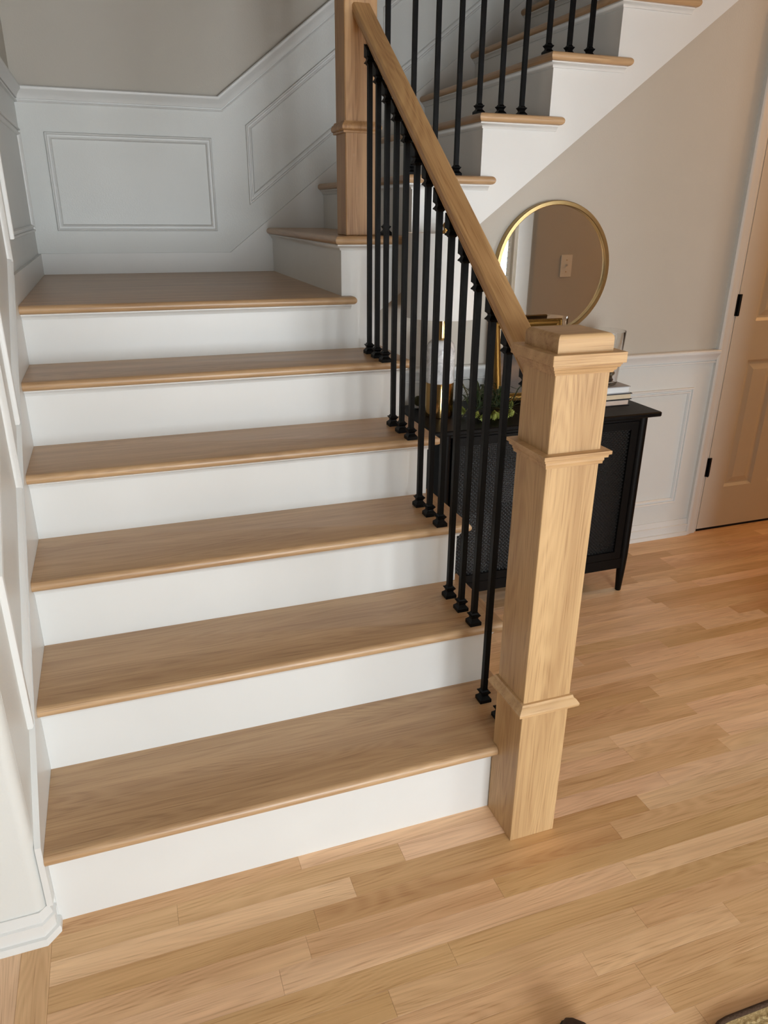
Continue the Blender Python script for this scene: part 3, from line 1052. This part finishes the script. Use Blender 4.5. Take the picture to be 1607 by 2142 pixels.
# white things on the shelves, seen through the cane
t_ = tag(MB().cbox(1.385, 1.425, .905, 1.10, BZ0 + .0455, .405, .003).build('box_file', 'paper_white'), 'white upright box file behind the cane door, on the bottom shelf', 'box file')
t_ = tag(MB().cbox(1.445, 1.462, .905, 1.10, BZ0 + .0455, .395, .003).build('folder', 'paper_white'), 'thin white folder standing beside the box file behind the cane', 'folder')
t_ = tag(MB().cbox(1.50, 1.60, .91, 1.08, .4325, .56, .004).build('storage_box', 'paper_white'), 'small white box on the upper shelf behind the cane door', 'box')

# ------------------------------------------------------------------ round mirror
mx_, mz_, mr = 1.842, 1.2125, .2435
mir = empty('round_mirror', (mx_, YW, mz_))
tag(mir, 'round wall mirror with thin brass frame above the console table', 'mirror')
ring = MB()
pr = [(mr - .004, 0), (mr, .002), (mr, .026), (mr - .002, .028), (mr - .014, .028), (mr - .016, .026), (mr - .016, .010), (mr - .016, 0)]
seg = 96
vs = []
for rr, d in pr:
    for k in range(seg):
        a = 2 * math.pi * k / seg
        vs.append((mx_ + rr * math.cos(a), YW - .0005 - d, mz_ + rr * math.sin(a)))
fs = []
for i in range(len(pr)):
    j = (i + 1) % len(pr)
    for k in range(seg):
        fs.append((i * seg + k, i * seg + (k + 1) % seg, j * seg + (k + 1) % seg, j * seg + k))
ring.add(vs, fs).build('frame', 'gold', mir, smooth=35)
g = MB()
vs = []
for d in (.004, .016):
    for k in range(seg):
        a = 2 * math.pi * k / seg
        vs.append((mx_ + (mr - .0165) * math.cos(a), YW - d, mz_ + (mr - .0165) * math.sin(a)))
g.add(vs, [tuple(range(seg)), tuple(range(seg, 2 * seg))] + [(k, (k + 1) % seg, seg + (k + 1) % seg, seg + k) for k in range(seg)]).build('mirror_glass', 'mirror', mir)

# ------------------------------------------------------------------ table lamp
lxx, lyy = 1.309, 1.055
lamp = empty('table_lamp', (lxx, lyy, CZ))
tag(lamp, 'table lamp with white drum shade on a brass and marble base', 'lamp')
MB().lathe(lxx, lyy, [(.048, 0), (.050, .002), (.050, .118), (.049, .120)], 40, CZ).build('brass_base', 'polished_gold', lamp, smooth=40)
MB().lathe(lxx, lyy, [(.0485, .120), (.0505, .122), (.0505, .225), (.049, .240), (.044, .253), (.036, .262), (.028, .266)], 40, CZ).build('marble_body', 'marble', lamp, smooth=50)
MB().lathe(lxx, lyy, [(.022, .266), (.024, .268), (.022, .275), (.022, .330), (.014, .336), (.012, .42), (.004, .425), (.004, .600)], 28, CZ).build('neck', 'polished_gold', lamp, smooth=40)
sh = MB()
sg = 64
zb, zt_ = 1.086, 1.350
R0, R1 = .1275, .1265
vs = []
for rr, z in ((R0, zb), (R1, zt_), (R1 - .002, zt_), (R0 - .002, zb)):
    for k in range(sg):
        a = 2 * math.pi * k / sg
        vs.append((lxx + rr * math.cos(a), lyy + rr * math.sin(a), z))
fs = []
for i in range(4):
    j = (i + 1) % 4
    for k in range(sg):
        fs.append((i * sg + k, i * sg + (k + 1) % sg, j * sg + (k + 1) % sg, j * sg + k))
shade = sh.add(vs, fs).build('lamp_shade', 'shade', lamp, smooth=35)
sp_ = MB()
for k in range(3):
    a = 2 * math.pi * k / 3 + .3
    sp_.tube([(lxx, lyy, zt_ - .012), (lxx + (R1 - .0015) * math.cos(a), lyy + (R1 - .0015) * math.sin(a), zt_ - .012)], .0016)
sp_.build('spider', 'gold', lamp)
MB().lathe(lxx, lyy, [(.005, .600), (.009, .605), (.010, .612), (.006, .617), (.007, .624), (.010, .630), (.006, .638), (.002, .641)], 20, CZ).build('finial', 'polished_gold', lamp, smooth=50)

# ------------------------------------------------------------------ gilt picture frame leaning on the wall
pf = empty('picture_frame', (1.722, 1.16, CZ))
tag(pf, 'ornate gilt picture frame with a dark landscape, leaning behind the garland', 'picture frame')
PX0, PX1, PH = 1.578, 1.868, .300
tilt = math.radians(10)
py0 = 1.150
fnp = lambda a, b, h=0: (a, py0 + b * math.sin(tilt) - h * math.cos(tilt), CZ + .0035 + b * math.cos(tilt) + h * math.sin(tilt))
FP = [(0, 0), (0, .012), (.002, .016), (.005, .018), (.009, .016), (.011, .012), (.018, .013), (.022, .011), (.026, .006), (.030, .005), (.031, 0)]
cor = [(PX0, 0), (PX1, 0), (PX1, PH), (PX0, PH)]
fr = MB().mould(cor, FP, fnp, closed=True).build('moulding', 'antique_gold', pf, smooth=30)
# beading on the outer edge and the inner lip
for inset, pitch, rad, nm in ((.0045, .0062, .0026, 'beading'), (.0275, .0050, .0018, 'inner_beading')):
    b = MB()
    c4 = [(PX0 + inset, inset), (PX1 - inset, inset), (PX1 - inset, PH - inset), (PX0 + inset, PH - inset)]
    hgt = .0185 if inset < .01 else .0065
    for i in range(4):
        p0, p1 = Vector(c4[i]), Vector(c4[(i + 1) % 4])
        n = int((p1 - p0).length / pitch)
        for j in range(n):
            q = p0.lerp(p1, (j + .5) / n)
            cx, cy, cz = fnp(q.x, q.y, hgt)
            vs = [(cx + rad, cy, cz), (cx - rad, cy, cz), (cx, cy + rad, cz), (cx, cy - rad, cz), (cx, cy, cz + rad), (cx, cy, cz - rad)]
            b.add(vs, [(0, 2, 4), (2, 1, 4), (1, 3, 4), (3, 0, 4), (2, 0, 5), (1, 2, 5), (3, 1, 5), (0, 3, 5)])
    o = b.build(nm, 'antique_gold', pf, smooth=180)
    tag(o, kind='stuff')
MB().prism([(PX0 + .029, .029), (PX1 - .029, .029), (PX1 - .029, PH - .029), (PX0 + .029, PH - .029)], lambda a, b: fnp(a, b, .0005), lambda a, b: fnp(a, b, .003)).build('landscape_print', 'print', pf)
MB().prism([(PX0 + .002, .002), (PX1 - .002, .002), (PX1 - .002, PH - .002), (PX0 + .002, PH - .002)], lambda a, b: fnp(a, b, -.003), lambda a, b: fnp(a, b, 0)).build('backing', 'dark_gilt', pf)

# ------------------------------------------------------------------ books and vase
bk_ = [(1.862, 2.060, .974, 1.150, .0235, 'cover_dark', 'paper_pink', 'dark-covered book with pale pink pages, lowest of the stack'),
       (1.858, 2.064, .970, 1.146, .0235, 'cover_dark', 'paper', 'dark-covered book with tan pages, middle of the stack'),
       (1.862, 2.056, .974, 1.150, .0255, 'cover_grey', 'paper_white', 'grey-covered book with white pages under the glass vase')]
z = CZ
for x0, x1, y0, y1, h, cm, pm_, lab in bk_:
    bo = empty('book', ((x0 + x1) / 2, (y0 + y1) / 2, z))
    tag(bo, lab, 'book', 'books stacked on the console table')
    c = .0028
    cov = MB()
    cov.box(x0, x1, y0, y1, z, z + c)
    cov.box(x0, x1, y0, y1, z + h - c, z + h)
    cov.box(x0, x1, y1 - c, y1, z + c, z + h - c)       # spine towards the wall
    cov.build('cover', cm, bo)
    MB().box(x0 + .004, x1 - .004, y0 + .004, y1 - c, z + c, z + h - c).build('pages', pm_, bo)
    z += h
vx, vy, vz = 1.967, 1.056, z
va = empty('glass_vase', (vx, vy, vz))
tag(va, 'clear tapered glass vase with dark pebbles on the book stack', 'vase')
MB().lathe(vx, vy, [(.060, 0), (.066, .002), (.069, .008), (.080, .196), (.0798, .1975), (.0784, .1975), (.0780, .196), (.0672, .012), (.062, .009), (.002, .011)], 48, vz + .0003).build('glass', 'glass', va, smooth=50)
peb = []
for rr in range(2):
    bm = bmesh.new()
    bmesh.ops.create_icosphere(bm, subdivisions=2, radius=1.0)
    for v in bm.verts:
        v.co.x *= 1 + .12 * math.sin(3 * v.co.y + rr)
        v.co.z *= .72
    bm.verts.index_update()
    me = bpy.data.meshes.new('pebble')
    bm.to_mesh(me)
    me.materials.append(M['stone'] if rr == 0 else M['stone2'])
    me.shade_smooth()
    bm.free()
    peb.append(me)
placed = []
random.seed(3)
tries = 0
while len(placed) < 40 and tries < 20000:
    tries += 1
    sc = random.uniform(.010, .014)
    lev = random.uniform(0, .052)
    a, rad = random.uniform(0, 6.28), (.0655 - sc) * random.random() ** .33
    p_ = Vector((vx + rad * math.cos(a), vy + rad * math.sin(a), vz + .0118 + sc * .75 + lev))
    if all((p_ - q_).length > (sc + s_) * .80 for q_, s_ in placed):
        placed.append((p_, sc))
for i, (p_, sc) in enumerate(placed):
    o = bpy.data.objects.new('pebble', peb[0 if i % 3 else 1])
    COL.objects.link(o)
    o.location = p_
    o.scale = (sc,) * 3
    o.rotation_euler = (random.uniform(-.3, .3), random.uniform(-.3, .3), random.uniform(0, 6))
    tag(o, 'dark polished pebble in the clear glass vase' if i % 3 else 'brown pebble among the dark ones in the glass vase', 'pebble', 'dark pebbles in the vase' if i % 3 else 'brown pebbles in the vase')

# ------------------------------------------------------------------ hop garland
gar = empty('hop_garland', (1.46, 1.0, CZ))
tag(gar, 'green garland with yellow-green hop cones lying beside the lamp', 'garland')
random.seed(11)
st = MB()
lv = MB()
paths = []
for i in range(7):
    a0 = Vector((1.50 + random.uniform(-.05, .05), 1.08 + random.uniform(-.04, .03), CZ + .012))
    tgt = Vector((random.choice((1.38, 1.42, 1.47, 1.55)) + random.uniform(-.02, .02), random.uniform(.90, .98), CZ + .010))
    mid = (a0 + tgt) / 2 + Vector((random.uniform(-.04, .04), 0, random.uniform(.01, .03)))
    pts = [a0.lerp(mid, t).lerp(mid.lerp(tgt, t), t) for t in [j / 8 for j in range(9)]]
    st.tube(pts, .0012, 5)
    paths.append(pts)
st.build('stem', 'stem', gar, smooth=60)


def blade(base, d, up, ln, wd):
    """narrow curved leaf, two strips with a fold"""
    side = d.cross(Vector((0, 0, 1)))
    if side.length < 1e-4: side = Vector((1, 0, 0))
    side.normalize()
    vs, fs = [], []
    for j in range(6):
        t = j / 5
        c = base + d * (ln * t) + Vector((0, 0, up * math.sin(t * 2.4) * ln))
        w_ = wd * math.sin(math.pi * min(.97, .08 + t * .92))
        c.z = max(c.z, CZ + .004)
        vs += [c - side * w_ + Vector((0, 0, w_ * .4)), c, c + side * w_ + Vector((0, 0, w_ * .4))]
    for j in range(8):
        for k in range(2):
            fs.append((j * 3 + k, j * 3 + k + 1, j * 3 + 4 + k, j * 3 + 3 + k))
    lv.add(vs, fs)


for i in range(95):
    pts = random.choice(paths)
    p_ = random.choice(pts[:6])
    a = random.uniform(0, 6.28)
    d = Vector((math.cos(a), math.sin(a) * .8, 0)).normalized()
    if (p_ + d * .11 - Vector((lxx, lyy, p_.z))).length < .075: continue
    blade(p_ + Vector((0, 0, .002)), d, random.uniform(.35, 1.0), random.uniform(.05, .10), random.uniform(.003, .006))
o = lv.build('leaf', 'leaf', gar, smooth=60)
tag(o, kind='stuff')
hop = MB()
for ring_ in range(5):
    for k in range(6):
        a = 2 * math.pi * (k + .5 * (ring_ % 2)) / 6
        z0, r0 = -.010 + ring_ * .0048, .0085 * math.sin(math.pi * (.18 + ring_ * .17))
        c = Vector((r0 * math.cos(a), r0 * math.sin(a), z0))
        tip = c + Vector((math.cos(a) * .005, math.sin(a) * .005, -.004))
        t_ = Vector((-math.sin(a), math.cos(a), 0)) * .0042
        topv = Vector((c.x * .5, c.y * .5, z0 + .006))
        hop.add([topv, c - t_, tip, c + t_, c * .55], [(0, 1, 2), (0, 2, 3), (1, 4, 2), (4, 3, 2)])
hme = None
spots = [(1.380, 1.034), (1.388, 1.052), (1.380, 1.008), (1.420, .925), (1.436, .912), (1.452, .902), (1.470, .915), (1.462, .935), (1.488, .898), (1.478, .952),
         (1.505, .918), (1.520, .905), (1.498, .940), (1.552, 1.035), (1.566, 1.046), (1.575, 1.022), (1.590, 1.040), (1.404, .942), (1.530, .932), (1.443, .958)]
for i, (x, y) in enumerate(spots):
    if hme is None:
        ho = hop.build('hop_cone', 'hop', gar)
        hme = ho.data
    else:
        ho = bpy.data.objects.new('hop_cone', hme)
        COL.objects.link(ho)
        ho.parent = gar
        ho.matrix_parent_inverse = gar.matrix_basis.inverted()
    s = random.uniform(.65, 1.05)
    ho.location = (x, y, CZ + .016 + random.uniform(0, .012))
    ho.scale = (s, s, s)
    ho.rotation_euler = (random.uniform(-1, 1), random.uniform(-1, 1), random.uniform(0, 6))

# small dish behind the lamp
dx, dy = 1.283, 1.180
tag(MB().lathe(dx, dy, [(.020, 0), (.030, .003), (.036, .010), (.034, .011), (.028, .006), (.002, .005)], 28, CZ).build('dish', 'ceramic', smooth=50),
    'small white dish on the console table behind the lamp', 'dish')
bm = bmesh.new()
bmesh.ops.create_icosphere(bm, subdivisions=3, radius=.019)
bm.verts.index_update()
tag(MB().add([(v.co.x + dx, v.co.y + dy, v.co.z + CZ + .0245) for v in bm.verts], [[v.index for v in f.verts] for f in bm.faces]).build('moss_ball', 'moss', smooth=180),
    'dark green moss ball in the small white dish', 'moss ball')
bm.free()

# ------------------------------------------------------------------ light switch (mirror)
sx_, sz_ = 2.595, 1.146
ls = empty('light_switch', (sx_, HY, sz_))
tag(ls, 'white toggle light switch on the hallway wall, seen in the mirror', 'light switch')
MB().cbox(sx_ - .035, sx_ + .035, HY + .0002, HY + .006, sz_ - .0575, sz_ + .0575, .002).build('plate', 'plate_white', ls)
tg = MB()
tg.box(sx_ - .005, sx_ + .005, HY + .006, HY + .0075, sz_ - .012, sz_ + .012)
tg.add([(sx_ - .004, HY + .0075, sz_ - .002), (sx_ + .004, HY + .0075, sz_ - .002), (sx_ + .004, HY + .0075, sz_ + .007), (sx_ - .004, HY + .0075, sz_ + .007),
        (sx_ - .003, HY + .019, sz_ + .007), (sx_ + .003, HY + .019, sz_ + .007), (sx_ + .003, HY + .019, sz_ + .012), (sx_ - .003, HY + .019, sz_ + .012)],
       [(0, 1, 2, 3), (4, 7, 6, 5), (0, 4, 5, 1), (2, 6, 7, 3), (0, 3, 7, 4), (1, 5, 6, 2)])
tg.build('toggle', 'plate_white', ls)
for dz in (-.030, .030):
    s_ = MB().lathe(0, 0, [(.003, 0), (.003, .001), (.002, .0014)], 10).build('screw', 'gold', ls)
    s_.data.transform(Matrix.Translation((sx_, HY + .006, sz_ + dz)) @ Matrix.Rotation(math.radians(-90), 4, 'X'))

# hallway ceiling lamp fixture
lf_ = empty('ceiling_lamp', (4.15, .70, 2.6))
tag(lf_, 'warm ceiling lamp in the hallway by the closet door', 'ceiling lamp')
MB().lathe(4.15, .70, [(.07, 0), (.07, -.02), (.02, -.025), (.012, -.14), (.030, -.16), (.032, -.21)][::-1], 28, 2.6).build('holder', 'gold', lf_, smooth=40)

# ------------------------------------------------------------------ braided rug corner and shoe toe at the lower edge
rg = empty('braided_rug', (1.75, -.95, 0))
tag(rg, 'straw braided rug with dark binding, its corner at the picture edge', 'rug')
ru = MB()
rx0, rx1, ry0, ry1 = 1.128, 2.35, -1.55, -.640
rr = .07


def rrect(x0, x1, y0, y1, r, n=6):
    pts = []
    for cx, cy, a0 in ((x1 - r, y0 + r, -90), (x1 - r, y1 - r, 0), (x0 + r, y1 - r, 90), (x0 + r, y0 + r, 180)):
        for k in range(n + 1):
            a = math.radians(a0 + 90 * k / n)
            pts.append((cx + r * math.cos(a), cy + r * math.sin(a)))
    return pts


sl_ = lambda a, b: (a, b - .12 * (a - 1.16) * 0 - .02 * (a - 1.13))
base_pts = [sl_(*p) for p in rrect(rx0, rx1, ry0, ry1, rr)]
MB().prism(base_pts, lambda a, b: (a, b, .0005), lambda a, b: (a, b, .007)).build('rug_body', 'jute', rg)
rp = [Vector((a, b, .0062)) for a, b in base_pts]
MB().tube(rp + [rp[0], rp[1]], .0058, 8).build('binding', 'jute_dark', rg, smooth=60)
br = MB()
y = ry1 - .020
while y > -1.0:
    x = rx0 + .03
    k = 0
    while x < 1.75:
        a_ = .0035 if k % 2 else -.0035
        cx, cy, cz = x, y - .02 * (x - 1.13), .0085
        L_, W_ = .0085, .0042
        vs = [(cx - L_, cy - a_, cz - .001), (cx, cy - W_, cz), (cx + L_, cy + a_, cz - .001), (cx, cy + W_, cz), (cx, cy, cz + .0032)]
        br.add(vs, [(0, 1, 4), (1, 2, 4), (2, 3, 4), (3, 0, 4)])
        x += .0135
        k += 1
    y -= .0115
o = br.build('braid', 'jute', rg, smooth=180)
tag(o, kind='stuff')

# shoe: lathe-like loft along its length, toe towards the stairs
sh_o = empty('shoe', (.905, -.68, 0))
tag(sh_o, 'dark brown suede shoe toe peeking in at the picture edge', 'shoe')
secs = [(0, .004, .008), (.008, .016, .018), (.025, .030, .030), (.06, .041, .048), (.11, .041, .060), (.16, .034, .075), (.21, .032, .085), (.255, .033, .085), (.275, .020, .08)]


def loft(secs, z0, hs, name, mat):
    m_ = MB()
    vs = []
    sgm = 14
    for d, hw_, hh in secs:
        for k in range(sgm):
            a = math.pi * k / (sgm - 1)
            vs.append((.905 + hw_ * math.cos(a), -.546 - d, z0 + hs(hh) * math.sin(a)))
    n_ = len(secs)
    fs = []
    for i in range(n_ - 1):
        for k in range(sgm):
            fs.append((i * sgm + k, i * sgm + (k + 1) % sgm, (i + 1) * sgm + (k + 1) % sgm, (i + 1) * sgm + k))
    fs += [tuple(range(sgm)), tuple(range((n_ - 1) * sgm, n_ * sgm))]
    m_.add(vs, fs)
    o_ = m_.build(name, mat, sh_o, smooth=60)
    return o_


loft(secs, .012, lambda h_: h_, 'upper', 'suede')
so = MB()
out = [(.905 + (hw_ + .003), -.544 - d) for d, hw_, _ in secs] + [(.905 - (hw_ + .003), -.544 - d) for d, hw_, _ in secs[::-1]]
so.prism(out, lambda a, b: (a, b, .0), lambda a, b: (a, b, .012)).build('sole', 'black_rubber', sh_o)
